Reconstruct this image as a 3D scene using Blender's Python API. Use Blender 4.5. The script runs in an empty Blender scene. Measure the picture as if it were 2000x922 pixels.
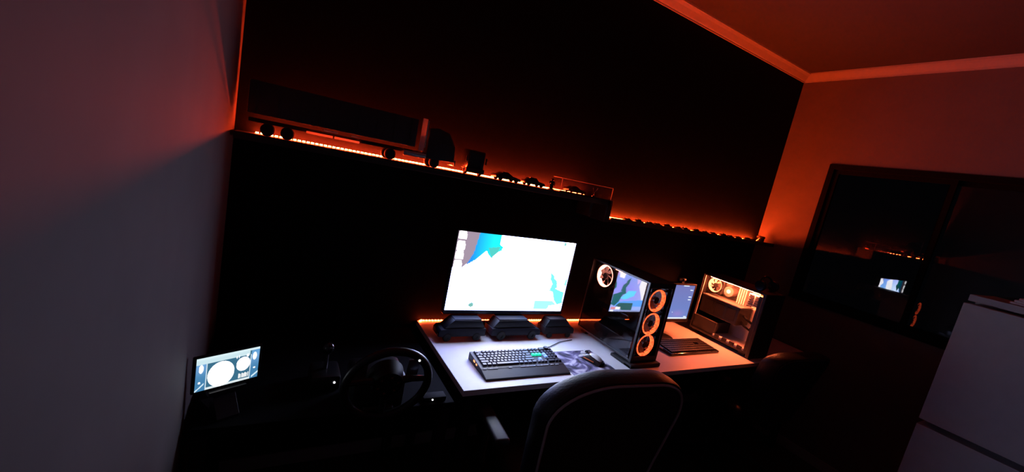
import bpy, bmesh, math, random
import numpy as np
from mathutils import Matrix, Vector
random.seed(7)
PI = math.pi
scene = bpy.context.scene
COL = scene.collection

# ------------------------------------------------------------------ camera
CAM_Z = 1.62
def cam_basis(roll, pitch, yaw):
    cr, sr, cp, sp, cy, sy = math.cos(roll), math.sin(roll), math.cos(pitch), math.sin(pitch), math.cos(yaw), math.sin(yaw)
    f = Vector((sy*cp, cy*cp, -sp)); r = Vector((cy, -sy, 0)); d = f.cross(r)
    return cr*r - sr*d, sr*r + cr*d, f
CR, CD, CF = cam_basis(math.radians(11.69), math.radians(8.94), math.radians(30.29))
cam_data = bpy.data.cameras.new('camera')
cam_data.sensor_fit = 'HORIZONTAL'; cam_data.sensor_width = 36.0
cam_data.lens = 810.0/2000.0*36.0
cam_data.clip_start = 0.02
cam = bpy.data.objects.new('camera', cam_data); COL.objects.link(cam)
cam.matrix_world = Matrix(((CR.x, -CD.x, -CF.x, 0), (CR.y, -CD.y, -CF.y, 0), (CR.z, -CD.z, -CF.z, CAM_Z), (0, 0, 0, 1)))
scene.camera = cam

# ------------------------------------------------------------------ world / view
w = bpy.data.worlds.new('night'); scene.world = w; w.use_nodes = True
w.node_tree.nodes['Background'].inputs[0].default_value = (0.0015, 0.0015, 0.002, 1)
w.node_tree.nodes['Background'].inputs[1].default_value = 1.0
scene.view_settings.view_transform = 'Standard'
scene.view_settings.look = 'None'
scene.view_settings.exposure = 0.0
scene.view_settings.gamma = 1.0
scene.view_settings.use_curve_mapping = False
scene.cycles.max_bounces = 8
scene.cycles.transparent_max_bounces = 16
scene.cycles.sample_clamp_indirect = 4.0

# light levels (radiance of the light-giving parts)
LED_SHELF = (520.0, 25.0, 5.0)
LED_LOW = (800.0, 48.0, 5.5)
LED_DESK = (60.0, 4.2, 0.9)
RING_HOT = (26.0, 7.0, 4.4)
RING = (2.6, 0.22, 0.06)
CASE_LIGHT = (520.0, 75.0, 24.0)

# ------------------------------------------------------------------ materials
MATS = {}
def mat(name, color=(0.5, 0.5, 0.5), rough=0.5, metal=0.0, var=0.0, scale=20.0, bump=0.0, spec=0.5, emit=None, coat=0.0, translucent=None):
    if name in MATS: return MATS[name]
    m = bpy.data.materials.new(name); m.use_nodes = True
    nt = m.node_tree; b = nt.nodes['Principled BSDF']
    b.inputs['Base Color'].default_value = (*color, 1)
    b.inputs['Roughness'].default_value = rough
    b.inputs['Metallic'].default_value = metal
    b.inputs['Specular IOR Level'].default_value = spec
    b.inputs['Coat Weight'].default_value = coat
    if emit:
        b.inputs['Emission Color'].default_value = (*emit, 1); b.inputs['Emission Strength'].default_value = 1.0
    if var or bump:
        tc = nt.nodes.new('ShaderNodeTexCoord'); nz = nt.nodes.new('ShaderNodeTexNoise')
        nz.inputs['Scale'].default_value = scale; nz.inputs['Detail'].default_value = 4
        nt.links.new(tc.outputs['Object'], nz.inputs['Vector'])
        if var:
            rp = nt.nodes.new('ShaderNodeValToRGB')
            rp.color_ramp.elements[0].color = (*[c*(1-var) for c in color], 1)
            rp.color_ramp.elements[1].color = (*[min(1, c*(1+var)) for c in color], 1)
            rp.color_ramp.elements[0].position = .3; rp.color_ramp.elements[1].position = .7
            nt.links.new(nz.outputs['Fac'], rp.inputs[0]); nt.links.new(rp.outputs[0], b.inputs['Base Color'])
        if bump:
            bp = nt.nodes.new('ShaderNodeBump'); bp.inputs['Strength'].default_value = bump; bp.inputs['Distance'].default_value = .003
            nt.links.new(nz.outputs['Fac'], bp.inputs['Height']); nt.links.new(bp.outputs[0], b.inputs['Normal'])
    if translucent:
        out = nt.nodes['Material Output']; tr = nt.nodes.new('ShaderNodeBsdfTranslucent'); mx = nt.nodes.new('ShaderNodeMixShader')
        tr.inputs[0].default_value = (*translucent, 1); mx.inputs[0].default_value = 0.7
        nt.links.new(b.outputs[0], mx.inputs[1]); nt.links.new(tr.outputs[0], mx.inputs[2]); nt.links.new(mx.outputs[0], out.inputs[0])
    MATS[name] = m
    return m
def glass(name, tint):
    if name in MATS: return MATS[name]
    m = bpy.data.materials.new(name); m.use_nodes = True; nt = m.node_tree
    nt.nodes.remove(nt.nodes['Principled BSDF']); out = nt.nodes['Material Output']
    t = nt.nodes.new('ShaderNodeBsdfTransparent'); t.inputs[0].default_value = (*tint, 1)
    g = nt.nodes.new('ShaderNodeBsdfGlossy'); g.inputs['Roughness'].default_value = 0.0; g.inputs[0].default_value = (1, 1, 1, 1)
    fr = nt.nodes.new('ShaderNodeFresnel'); mx = nt.nodes.new('ShaderNodeMixShader')
    ge = nt.nodes.new('ShaderNodeNewGeometry'); io = nt.nodes.new('ShaderNodeMapRange'); io.inputs[3].default_value = 1.52; io.inputs[4].default_value = 1/1.52
    nt.links.new(ge.outputs['Backfacing'], io.inputs[0]); nt.links.new(io.outputs[0], fr.inputs[0])   # same index of refraction on both faces of the pane
    nt.links.new(fr.outputs[0], mx.inputs[0]); nt.links.new(t.outputs[0], mx.inputs[1]); nt.links.new(g.outputs[0], mx.inputs[2])
    nt.links.new(mx.outputs[0], out.inputs[0]); MATS[name] = m
    return m
def light(name, rgb, spots=0.0, scale=90.0):
    if name in MATS: return MATS[name]
    m = bpy.data.materials.new(name); m.use_nodes = True; nt = m.node_tree
    nt.nodes.remove(nt.nodes['Principled BSDF']); e = nt.nodes.new('ShaderNodeEmission')
    e.inputs[0].default_value = (*rgb, 1); nt.links.new(e.outputs[0], nt.nodes['Material Output'].inputs[0])
    if spots:
        tc = nt.nodes.new('ShaderNodeTexCoord'); nz = nt.nodes.new('ShaderNodeTexNoise'); nz.inputs['Scale'].default_value = scale
        mr = nt.nodes.new('ShaderNodeMapRange'); mr.inputs[1].default_value = .35; mr.inputs[2].default_value = .65
        mr.inputs[3].default_value = 1-spots; mr.inputs[4].default_value = 1+spots
        nt.links.new(tc.outputs['Object'], nz.inputs['Vector']); nt.links.new(nz.outputs['Fac'], mr.inputs[0]); nt.links.new(mr.outputs[0], e.inputs[1])
    MATS[name] = m
    return m
def screen_mat():
    if 'screen_picture' in MATS: return MATS['screen_picture']
    m = bpy.data.materials.new('screen_picture'); m.use_nodes = True; nt = m.node_tree
    nt.nodes.remove(nt.nodes['Principled BSDF']); e = nt.nodes.new('ShaderNodeEmission'); a = nt.nodes.new('ShaderNodeAttribute')
    a.attribute_name = 'picture'; nt.links.new(a.outputs['Color'], e.inputs[0]); nt.links.new(e.outputs[0], nt.nodes['Material Output'].inputs[0])
    MATS['screen_picture'] = m
    return m

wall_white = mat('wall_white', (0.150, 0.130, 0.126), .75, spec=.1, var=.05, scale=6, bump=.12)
wall_black = mat('wall_black', (0.0035, 0.003, 0.0035), .9, spec=.12, var=.15, scale=9, bump=.15)
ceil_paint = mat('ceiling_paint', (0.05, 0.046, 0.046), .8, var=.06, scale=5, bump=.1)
trim_white = mat('trim_white', (0.34, 0.32, 0.31), .6, var=.03, scale=8)
floor_m = mat('floor_dark', (0.05, 0.045, 0.042), .45, var=.2, scale=14, bump=.05)
black_plastic = mat('black_plastic', (0.012, 0.012, 0.014), .38, var=.1, scale=60)
matte_black = mat('matte_black', (0.008, 0.008, 0.009), .7, var=.1, scale=60)
gloss_black = mat('gloss_black', (0.01, 0.01, 0.012), .12, coat=.4, var=.05, scale=40)
shelf_black = mat('shelf_black', (0.012, 0.011, 0.011), .6, var=.15, scale=25)
desk_white = mat('desk_white', (0.84, 0.83, 0.84), .42, var=.02, scale=30)
white_lacquer = mat('white_lacquer', (0.46, 0.47, 0.49), .5, var=.03, scale=20)
leather = mat('black_leather', (0.009, 0.009, 0.011), .45, spec=.35, var=.15, scale=120, bump=.35)
rubber = mat('rubber_black', (0.01, 0.01, 0.01), .8, bump=.3, scale=200)
steel = mat('steel_grey', (0.35, 0.35, 0.37), .35, 1.0, var=.06, scale=50)
night_glass = glass('night_glass', (0.6, 0.62, 0.65))
tint_glass = glass('tinted_glass', (0.62, 0.6, 0.6))
clear_glass = glass('clear_glass', (0.96, 0.96, 0.96))

# ------------------------------------------------------------------ mesh builder
class MB:
    def __init__(self): self.bm = bmesh.new()
    def _merge(self, t, M=None):
        if M is not None: bmesh.ops.transform(t, matrix=M, verts=t.verts)
        me = bpy.data.meshes.new('tmp'); t.to_mesh(me); t.free(); self.bm.from_mesh(me); bpy.data.meshes.remove(me)
        return self
    def box(self, x0, x1, y0, y1, z0, z1, bev=0.0, seg=2, M=None):
        t = bmesh.new(); bmesh.ops.create_cube(t, size=1.0)
        for v in t.verts: v.co = Vector(((x0+x1)/2+v.co.x*(x1-x0), (y0+y1)/2+v.co.y*(y1-y0), (z0+z1)/2+v.co.z*(z1-z0)))
        if bev: bmesh.ops.bevel(t, geom=t.edges[:], offset=bev, segments=seg, affect='EDGES', profile=.5)
        return self._merge(t, M)
    def cyl(self, p0, p1, r0, r1=None, n=16):
        r1 = r0 if r1 is None else r1
        p0, p1 = Vector(p0), Vector(p1); d = p1-p0
        t = bmesh.new(); bmesh.ops.create_cone(t, cap_ends=True, segments=n, radius1=r0, radius2=r1, depth=d.length)
        M = Matrix.Translation((p0+p1)/2) @ d.to_track_quat('Z', 'Y').to_matrix().to_4x4()
        return self._merge(t, M)
    def tube(self, pts, r, n=8, closed=False):
        pts = [Vector(p) for p in pts]; N = len(pts); rings = []; up = None
        rr = r if isinstance(r, (list, tuple)) else [r]*N
        for i, p in enumerate(pts):
            a = pts[(i-1) % N] if (closed or i > 0) else p; b = pts[(i+1) % N] if (closed or i < N-1) else p
            t = (b-a).normalized()
            if up is None: up = t.orthogonal().normalized()
            up = (up - t*up.dot(t)).normalized(); s = t.cross(up)
            rings.append([self.bm.verts.new(p + rr[i]*(math.cos(2*PI*k/n)*up + math.sin(2*PI*k/n)*s)) for k in range(n)])
        for i in range(N if closed else N-1):
            A, B = rings[i], rings[(i+1) % N]
            off = 0
            if closed and i == N-1:
                off = min(range(n), key=lambda o: (A[0].co-B[o].co).length)
            for k in range(n): self.bm.faces.new((A[k], A[(k+1) % n], B[(k+1+off) % n], B[(k+off) % n]))
        if not closed:
            self.bm.faces.new(rings[0][::-1]); self.bm.faces.new(rings[-1])
        return self
    def lathe(self, prof, n=32, M=None, closed=True):   # prof: (r, z) about Z
        t = bmesh.new(); R = []
        for k in range(n):
            a = 2*PI*k/n; R.append([t.verts.new((r*math.cos(a), r*math.sin(a), z)) for r, z in prof])
        m = len(prof)
        for k in range(n):
            for j in range(m if closed else m-1):
                t.faces.new((R[k][j], R[(k+1) % n][j], R[(k+1) % n][(j+1) % m], R[k][(j+1) % m]))
        bmesh.ops.remove_doubles(t, verts=t.verts, dist=1e-6)
        return self._merge(t, M)
    def prism(self, poly, axis, a, b, bev=0.0, M=None):  # poly in the two other axes, extruded a..b
        t = bmesh.new()
        def P(u, v, c): return {'x': (c, u, v), 'y': (u, c, v), 'z': (u, v, c)}[axis]
        A = [t.verts.new(P(u, v, a)) for u, v in poly]; B = [t.verts.new(P(u, v, b)) for u, v in poly]; n = len(poly)
        t.faces.new(A); t.faces.new(B[::-1])
        for i in range(n): t.faces.new((A[i], B[i], B[(i+1) % n], A[(i+1) % n]))
        bmesh.ops.recalc_face_normals(t, faces=t.faces)
        if bev: bmesh.ops.bevel(t, geom=t.edges[:], offset=bev, segments=2, affect='EDGES', profile=.5)
        return self._merge(t, M)
    def ball(self, c, rx, ry=None, rz=None, n=16):
        t = bmesh.new(); bmesh.ops.create_uvsphere(t, u_segments=n, v_segments=max(6, n//2), radius=1)
        return self._merge(t, Matrix.Translation(c) @ Matrix.Diagonal((rx, ry or rx, rz or rx, 1)))
    def build(self, name, m, parent=None, smooth=False, loc=None):
        bm = self.bm; bmesh.ops.recalc_face_normals(bm, faces=bm.faces)
        me = bpy.data.meshes.new(name); bm.to_mesh(me); bm.free(); me.materials.append(m)
        if smooth:
            for p in me.polygons: p.use_smooth = True
            try: me.set_sharp_from_angle(angle=math.radians(40))
            except Exception: pass
        o = bpy.data.objects.new(name, me); COL.objects.link(o)
        if parent: o.parent = parent
        if loc: o.location = loc
        return o
def tag(o, label=None, cat=None, group=None, kind=None):
    if label: o['label'] = label
    if cat: o['category'] = cat
    if group: o['group'] = group
    if kind: o['kind'] = kind
    return o
def thing(name, label, cat, loc=(0, 0, 0), rz=0.0, group=None):
    o = bpy.data.objects.new(name, None); o.empty_display_size = .05; COL.objects.link(o)
    o.location = loc; o.rotation_euler = (0, 0, rz)
    return tag(o, label, cat, group)
def struct(name, parent=None):
    o = bpy.data.objects.new(name, None); COL.objects.link(o); o['kind'] = 'structure'
    return o
def copy_thing(root, loc, rz, label=None):
    c = root.copy(); COL.objects.link(c); c.location = loc; c.rotation_euler = (0, 0, rz)
    if label: c['label'] = label
    for ch in [o for o in root.children]:
        d = ch.copy(); COL.objects.link(d); d.parent = c
        for g in [o for o in ch.children]:
            e = g.copy(); COL.objects.link(e); e.parent = d
    return c
def picture(name, nx, ny, wd, ht, func, parent, loc=(0, 0, 0)):   # lit screen in the xz plane facing -y, centred
    u = (np.arange(nx+1))/nx; t = (np.arange(ny+1))/ny
    U, Tt = np.meshgrid(u, t)
    rgb = func(U.ravel(), Tt.ravel())
    co = np.stack([(U.ravel()-.5)*wd, np.zeros(U.size), (.5-Tt.ravel())*ht], 1)
    faces = [(j*(nx+1)+i, (j+1)*(nx+1)+i, (j+1)*(nx+1)+i+1, j*(nx+1)+i+1) for j in range(ny) for i in range(nx)]
    me = bpy.data.meshes.new(name); me.from_pydata(co.tolist(), [], faces); me.materials.append(screen_mat())
    at = me.attributes.new('picture', 'FLOAT_COLOR', 'POINT')
    at.data.foreach_set('color', np.concatenate([rgb, np.ones((len(rgb), 1))], 1).astype(np.float32).ravel())
    o = bpy.data.objects.new(name, me); COL.objects.link(o); o.parent = parent; o.location = loc
    return o
def inpoly(u, t, poly):
    r = np.zeros(u.shape, bool); n = len(poly)
    for i in range(n):
        (x0, y0), (x1, y1) = poly[i], poly[(i+1) % n]
        if y0 == y1: continue
        c = ((y0 > t) != (y1 > t)) & (u < (x1-x0)*(t-y0)/(y1-y0)+x0); r ^= c
    return r

# ------------------------------------------------------------------ room
XL, XR, YB, YF, ZC = -0.17, 3.50, 2.00, -1.60, 2.79
T = .12
tag(MB().box(XL-T, XR+T, YF-T, YB+T, -.1, 0).build('floor', floor_m), kind='structure')
tag(MB().box(XL-T, XR+T, YF-T, YB+T, ZC, ZC+.1).build('ceiling', ceil_paint), kind='structure')
tag(MB().box(XL-T, XR+T, YB, YB+T, 0, ZC).build('wall_back', wall_black), kind='structure')
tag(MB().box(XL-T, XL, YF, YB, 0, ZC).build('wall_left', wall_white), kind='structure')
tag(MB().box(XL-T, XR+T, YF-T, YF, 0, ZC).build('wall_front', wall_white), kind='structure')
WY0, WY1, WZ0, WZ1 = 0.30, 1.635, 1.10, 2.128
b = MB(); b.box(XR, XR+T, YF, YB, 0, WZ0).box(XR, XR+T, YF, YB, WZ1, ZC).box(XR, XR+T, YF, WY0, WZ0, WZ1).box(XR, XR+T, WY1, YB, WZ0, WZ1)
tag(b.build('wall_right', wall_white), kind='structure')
# crown moulding: cove profile (out, down)
prof = [(0, 0), (.072, 0), (.070, -.008), (.060, -.010), (.045, -.018), (.030, -.030), (.018, -.040), (.010, -.043), (.008, -.050), (0, -.050)]
tag(MB().prism([(YB-o, ZC+d) for o, d in prof], 'x', XL, XR).build('trim_1', trim_white), kind='structure')
tag(MB().prism([(XR-o, ZC+d) for o, d in prof], 'y', YF, YB).build('trim_2', trim_white), kind='structure')
tag(MB().prism([(XL+o, ZC+d) for o, d in prof], 'y', YF, YB).build('trim_3', trim_white), kind='structure')
tag(MB().box(XL, XR, YB-.014, YB, 0, .07, .003).build('baseboard_back', trim_white), kind='structure')
tag(MB().box(XL, XL+.014, YF, YB-.014, 0, .07, .003).build('baseboard_left', trim_white), kind='structure')
tag(MB().box(XR-.014, XR, YF, YB-.014, 0, .07, .003).build('baseboard_right', trim_white), kind='structure')
# window
win = struct('window_1')
tag(win, 'black framed sliding window with dark night glass in the red lit wall')
fr = .035
b = MB(); b.box(XR-.012, XR+.09, WY0, WY1, WZ0, WZ0+fr).box(XR-.012, XR+.09, WY0, WY1, WZ1-fr, WZ1).box(XR-.012, XR+.09, WY0, WY0+fr, WZ0+fr, WZ1-fr).box(XR-.012, XR+.09, WY1-fr, WY1, WZ0+fr, WZ1-fr)
b.build('window_frame', mat('frame_black', (.003, .003, .003), .9, spec=.1, var=.1), win)
ym = (WY0+WY1)/2
for k, (a, c, x) in enumerate(((WY0+fr, ym+.02, XR+.045), (ym-.02, WY1-fr, XR+.012))):
    s = .028; b = MB(); z0, z1 = WZ0+fr, WZ1-fr
    b.box(x, x+.025, a, c, z0, z0+s).box(x, x+.025, a, c, z1-s, z1).box(x, x+.025, a, a+s, z0+s, z1-s).box(x, x+.025, c-s, c, z0+s, z1-s)
    sash = b.build('sash', mat('frame_black', (.003, .003, .003), .9, spec=.1, var=.1), win)
    MB().box(x+.010, x+.015, a+s, c-s, z0+s, z1-s).build('pane', night_glass, sash)

# ------------------------------------------------------------------ shelves and light strips
SZ = 1.555
sh = thing('wall_shelf', 'long black wall shelf holding the model truck and toy cars', 'shelf', (.78, 1.93, SZ))
MB().box(-.94, .92, -.07, .068, -.028, 0, .002).build('board', shelf_black, sh)
MB().box(.90, .94, -.07, .068, -.125, 0.004, .002).build('end_panel', shelf_black, sh)
MB().box(.79, .81, -.05, .068, -.11, -.028, .002).build('bracket', shelf_black, sh)
LZ = 1.447
sl = thing('wall_shelf', 'lower black wall shelf with a row of tiny cars beside the window wall', 'shelf', (2.61, 1.93, LZ))
MB().box(-.88, .888, -.07, .068, -.010, 0, .001).build('board', shelf_black, sl)
MB().box(-.88, .888, -.078, -.070, -.012, .0145, .001).build('front_lip', shelf_black, sl)
def led_strip(label, x0, x1, y, z, rgb, mname, gap=.0167, hz=.005, tail=None):
    r = thing('led_strip', label, 'light strip', ((x0+x1)/2, y, z))
    L = (x1-x0)/2
    MB().box(-L, L, -.005, .005, 0, .0012).build('tape', mat('led_tape', (.7, .68, .66), .5, var=.05), r)
    b = MB(); n = int((x1-x0)/gap)
    for i in range(n):
        x = -L + (i+.5)*gap; b.box(x-.0052, x+.0052, -.004, .004, .0012, .0012+hz)
    if tail:
        for p in tail: b.ball(p, .005, n=8)
    tag(b.build('diodes', light(mname, rgb), r), 'glowing red-orange diodes', kind='stuff')
    return r
led_strip('glowing red light strip behind the model truck on the long shelf', -.10, 1.60, 1.978, SZ, LED_SHELF, 'led_shelf')
led_strip('glowing red light strip behind the tiny cars on the lower shelf', 1.76, 3.43, 1.984, LZ, LED_LOW, 'led_low', hz=.003)

# ------------------------------------------------------------------ vehicle builders
paint = lambda n, c: mat(n, c, .25, coat=.6, var=.04, scale=40)
glass_dark = mat('car_window', (0.01, 0.01, 0.012), .08, coat=.5)
chrome = mat('chrome', (.6, .6, .6), .18, 1.0)
def wheel(b, x, y, z, r, wd):
    b.lathe([(r*.35, -wd/2), (r*.85, -wd/2), (r, -wd*.3), (r, wd*.3), (r*.85, wd/2), (r*.35, wd/2)], 18, Matrix.Translation((x, y, z)) @ Matrix.Rotation(PI/2, 4, 'X'))
    b.cyl((x, y-wd*.32, z), (x, y+wd*.32, z), r*.55, n=10)
    return b
def car(label, loc, L, color, name='toy_car', group=None, style=0, rz=0.0, cat='toy car', hs=1.0, matte=False, ws=1.0):
    r = thing(name, label, cat, loc, rz, group)
    tagc = '%03d%03d%03d' % tuple(int(c*999) for c in color)
    pm = mat('toy_matte_'+tagc, color, .7, spec=.25, var=.06, scale=40) if matte else paint('paint_'+tagc, color)
    h = L*.29; W = L*.42*ws; wr = L*.085
    if style == 0:   # sports coupe
        body = [(-.5, .07), (-.5, .17), (-.46, .20), (-.24, .215), (.0, .215), (.3, .19), (.47, .14), (.5, .10), (.49, .06)]
        cab = [(-.40, .19), (-.24, .29), (-.02, .30), (.20, .20)]
    elif style == 1:  # saloon
        body = [(-.5, .08), (-.5, .20), (-.46, .225), (-.2, .23), (.2, .23), (.45, .20), (.5, .15), (.49, .07)]
        cab = [(-.36, .22), (-.26, .34), (.04, .35), (.2, .22)]
    else:             # van / pickup
        body = [(-.5, .10), (-.5, .27), (-.1, .28), (.24, .28), (.46, .25), (.5, .20), (.5, .10)]
        cab = [(-.12, .27), (-.09, .43), (.14, .43), (.26, .27)] if style == 2 else [(-.49, .26), (-.38, .44), (.2, .45), (.40, .26)]
    body = [(x, z*hs) for x, z in body]; cab = [(x, z*hs) for x, z in cab]
    MB().prism([(x*L, z*L) for x, z in body], 'y', -W/2, W/2, L*.012).build('body', pm, r, True)
    c = MB().prism([(x*L, z*L) for x, z in cab], 'y', -W*.42, W*.42, L*.01).build('cabin', mat('toy_window_matte', (.008, .008, .01), .5, spec=.3) if matte else glass_dark, r, True)
    zt = max(z for _, z in cab); xs = [x for x, z in cab if z > zt-.03]
    MB().box(min(xs)*L, max(xs)*L, -W*.38, W*.38, (zt-.012)*L, (zt+.012)*L, L*.006).build('roof', pm, c, True)
    for sx in (-.31, .32):
        for sy in (-1, 1): wheel(MB(), sx*L, sy*W*.44, wr, wr, L*.07).build('wheel', rubber, r, True)
    for sy in (-1, 1): MB().box(.475*L, .503*L, sy*W*.33-.03*L, sy*W*.33+.03*L, .12*L, .155*L).build('headlight', chrome, r)
    return r

# ------------------------------------------------------------------ model lorry on the long shelf
TY = 1.905
tr = thing('model_truck', 'dark model articulated lorry with long trailer on the lit shelf', 'model truck', (.28, TY, SZ))
tw = .052
tpaint = mat('truck_paint', (.028, .028, .028), .4, var=.08, scale=30)
X = lambda v: v-.28
tl = MB().box(X(-.125), X(.505), -tw, tw*.8, .075, .195, .004).build('trailer_box', tpaint, tr, True)
for k in range(9): MB().box(X(-.10+k*.072), X(-.094+k*.072), -tw-.002, -tw+.001, .08, .19).build('rib', tpaint, tl)
MB().box(X(-.12), X(.56), -.02, .02, .045, .060).build('chassis', matte_black, tr)
amber = red_tint = mat('milky_acrylic', (.8, .8, .8), .3, translucent=(.95, .95, .95))
for a, c in ((.075, .172), (.178, .275)):
    pts = [(X(a), -.045, .045), (X(c), -.045, .045)]
    MB().box(X(a), X(c), -.047, -.041, .041, .050, .002).build('side_rail', amber, tr)
for x0, x1 in ((.135, .190), (.240, .275)): MB().box(X(x0), X(x1), -.046, -.03, .062, .070, .002).build('tool_box', red_tint, tr)
cb = [(X(.560), .035), (X(.560), .165), (X(.60), .178), (X(.655), .165), (X(.690), .11), (X(.697), .04)]
cab = MB().prism(cb, 'y', -tw, tw*.8, .004).build('cab', tpaint, tr, True)
MB().prism([(X(.625), .115), (X(.625), .155), (X(.652), .155), (X(.672), .115)], 'y', -tw-.0015, -tw+.002).build('side_window', glass_dark, cab)
MB().box(X(.697), X(.704), -tw, tw*.8, .025, .05, .002).build('bumper', chrome, tr)
MB().box(X(.522), X(.545), -tw*.98, -tw*.90, .065, .205, .002).build('wind_deflector', amber, tr)
MB().cyl((X(.55), -.046, .08), (X(.55), -.046, .20), .004, n=8).build('exhaust', chrome, tr)
MB().cyl((X(.46), -.04, .045), (X(.56), -.04, .045), .014, n=14).build('fuel_tank', chrome, tr)
for x in (-.055, .012, .405, .605):
    for s in (-1, 1): wheel(MB(), X(x), s*.04, .024, .024, .020).build('wheel', rubber, tr, True)

# dark toy lorry cab seen on end, tiny cars, figure and display case
def mini_cab():
    r = thing('toy_truck_cab', 'black upright toy tractor cab between model lorry and tiny cars', 'toy truck', (.81, 1.90, SZ))
    MB().box(-.045, .045, -.04, .05, .025, .118, .010).build('cab', paint('paint_black', (.01, .01, .012)), r, True)
    MB().box(-.038, .038, -.042, -.036, .07, .105, .002).build('windscreen', glass_dark, r)
    MB().box(-.048, .048, -.046, -.03, .012, .034, .004).build('bumper', matte_black, r)
    for s in (-1, 1):
        wheel_m = Matrix.Translation((s*.038, -.01, .02)) @ Matrix.Rotation(PI/2, 4, 'Y')
        MB().lathe([(.007, -.007), (.017, -.007), (.02, -.004), (.02, .004), (.017, .007), (.007, .007)], 16, wheel_m).build('wheel', rubber, r, True)
        MB().box(s*.05-.004, s*.05+.004, -.044, -.036, .06, .09, .002).build('mirror', matte_black, r)
mini_cab()
dk = (.012, .011, .013)
car('small dark toy coupe nearest the black toy tractor cab on the shelf', (1.005, 1.90, SZ), .145, dk, style=0)
car('small dark toy saloon between the coupe and the little black figure', (1.17, 1.90, SZ), .125, (.02, .02, .022), style=1)
car('dark toy coupe inside the clear acrylic display case', (1.46, 1.91, SZ+.006), .125, (.015, .012, .013), style=0)
f = thing('figurine', 'little black standing figure beside the clear display case', 'figurine', (1.29, 1.90, SZ))
MB().cyl((0, 0, 0), (0, 0, .006), .018, n=16).build('base', matte_black, f)
b = MB(); b.cyl((-.006, 0, .006), (-.005, 0, .03), .006, .007, 10).cyl((.006, 0, .006), (.005, 0, .03), .006, .007, 10).cyl((0, 0, .027), (0, 0, .048), .010, .013, 12)
b.ball((0, 0, .056), .0075).tube([(-.012, 0, .046), (-.017, -.002, .034), (-.012, -.006, .027)], .0035).tube([(.012, 0, .046), (.017, -.002, .034), (.012, -.006, .027)], .0035)
b.build('body', gloss_black, f, True)
d = thing('display_case', 'clear acrylic display case at the end of the long shelf', 'display case', (1.515, 1.91, SZ))
MB().box(-.185, .185, -.045, .045, 0, .006, .001).build('base', gloss_black, d)
acr = glass('acrylic', (.93, .9, .9)); edge = mat('acrylic_edge', (.7, .7, .7), .3, translucent=(.8, .8, .8))
g = .003; ht = .072
MB().box(-.185, .185, -.045, -.045+g, .006, ht).build('front_pane', acr, d)
MB().box(-.185, .185, .045-g, .045, .006, ht).build('rear_pane', acr, d)
MB().box(-.185, -.185+g, -.042, .042, .006, ht).build('side_pane', acr, d)
MB().box(.185-g, .185, -.042, .042, .006, ht).build('side_pane', acr, d)
MB().box(-.185, .185, -.045, .045, ht, ht+g).build('lid', acr, d)
b = MB()
for y in (-.045, .043): b.box(-.186, .186, y, y+.002, ht+g-.001, ht+g+.001)
for x in (-.186, .184): b.box(x, x+.002, -.045, .045, ht+g-.001, ht+g+.001).box(x, x+.002, -.045, -.043, .006, ht)
b.build('edges', edge, d)
t = thing('trophy', 'tiny forked metal trophy standing beside the display case car', 'trophy', (1.60, 1.905, SZ+.006))
MB().cyl((0, 0, 0), (0, 0, .006), .010, n=12).build('foot', gloss_black, t)
MB().tube([(-.016, 0, .05), (-.010, 0, .036), (0, 0, .026), (0, 0, .006)], .0022).tube([(.018, 0, .052), (.010, 0, .036), (0, 0, .026)], .0022).build('fork', chrome, t, True)

# row of tiny die-cast cars on the lower shelf
cols = [(.02, .02, .022), (.05, .012, .012), (.015, .018, .03), (.04, .035, .03)]
protos = {}
xs = [1.93, 2.03, 2.12, 2.21, 2.30, 2.40, 2.50, 2.60, 2.70, 2.81, 2.91, 3.01, 3.12, 3.22, 3.32]
for i, x in enumerate(xs):
    st = i % 3; yy = 1.918 + .010*math.sin(i*2.3); rz = .12*math.sin(i*1.7)
    key = (st, i % 2)
    if key not in protos:
        protos[key] = car('tiny die-cast car in the row on the lower shelf', (x, yy, LZ), .072, cols[(st+i) % 4], 'diecast_car', 'tiny die-cast cars on the lower shelf', (0, 1, 0)[st], rz)
    else: copy_thing(protos[key], (x, yy, LZ), rz)
bx = thing('storage_tin', 'small dark lidded tin at the corner end of the lower shelf', 'tin', (3.42, 1.925, LZ))
MB().lathe([(0, 0), (.026, 0), (.028, .003), (.028, .04), (0, .04)], 24, closed=False).build('body', gloss_black, bx, True)
MB().lathe([(0, .04), (.030, .04), (.030, .050), (.027, .053), (0, .053)], 24, closed=False).build('lid', matte_black, bx, True)

# ------------------------------------------------------------------ desk
DZ = .75; DY0 = 1.32
dsk = thing('desk', 'long white desk along the black wall with dark frame legs', 'desk', (2.06, 1.65, 0))
MB().box(-1.36, 1.40, DY0-1.65, .345, DZ-.025, DZ, .0015).build('desktop', desk_white, dsk)
for x in (-1.30, -.26, 1.30):
    for y in (-.27, .29): MB().box(x-.02, x+.02, y-.02, y+.02, 0, DZ-.055, .002).build('leg', matte_black, dsk)
    MB().box(x-.02, x+.02, -.25, .27, DZ-.055, DZ-.025).build('side_rail', matte_black, dsk)
MB().box(-1.28, 1.28, .27, .29, .35, DZ-.06).build('modesty_panel', matte_black, dsk)
led_strip('glowing red light strip on the desk edge behind the large monitor', .725, 1.93, 1.985, DZ, LED_DESK, 'led_desk', hz=.005,
          tail=[(-.606-.005*k, -.004*k, .0045) for k in range(3)])

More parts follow.
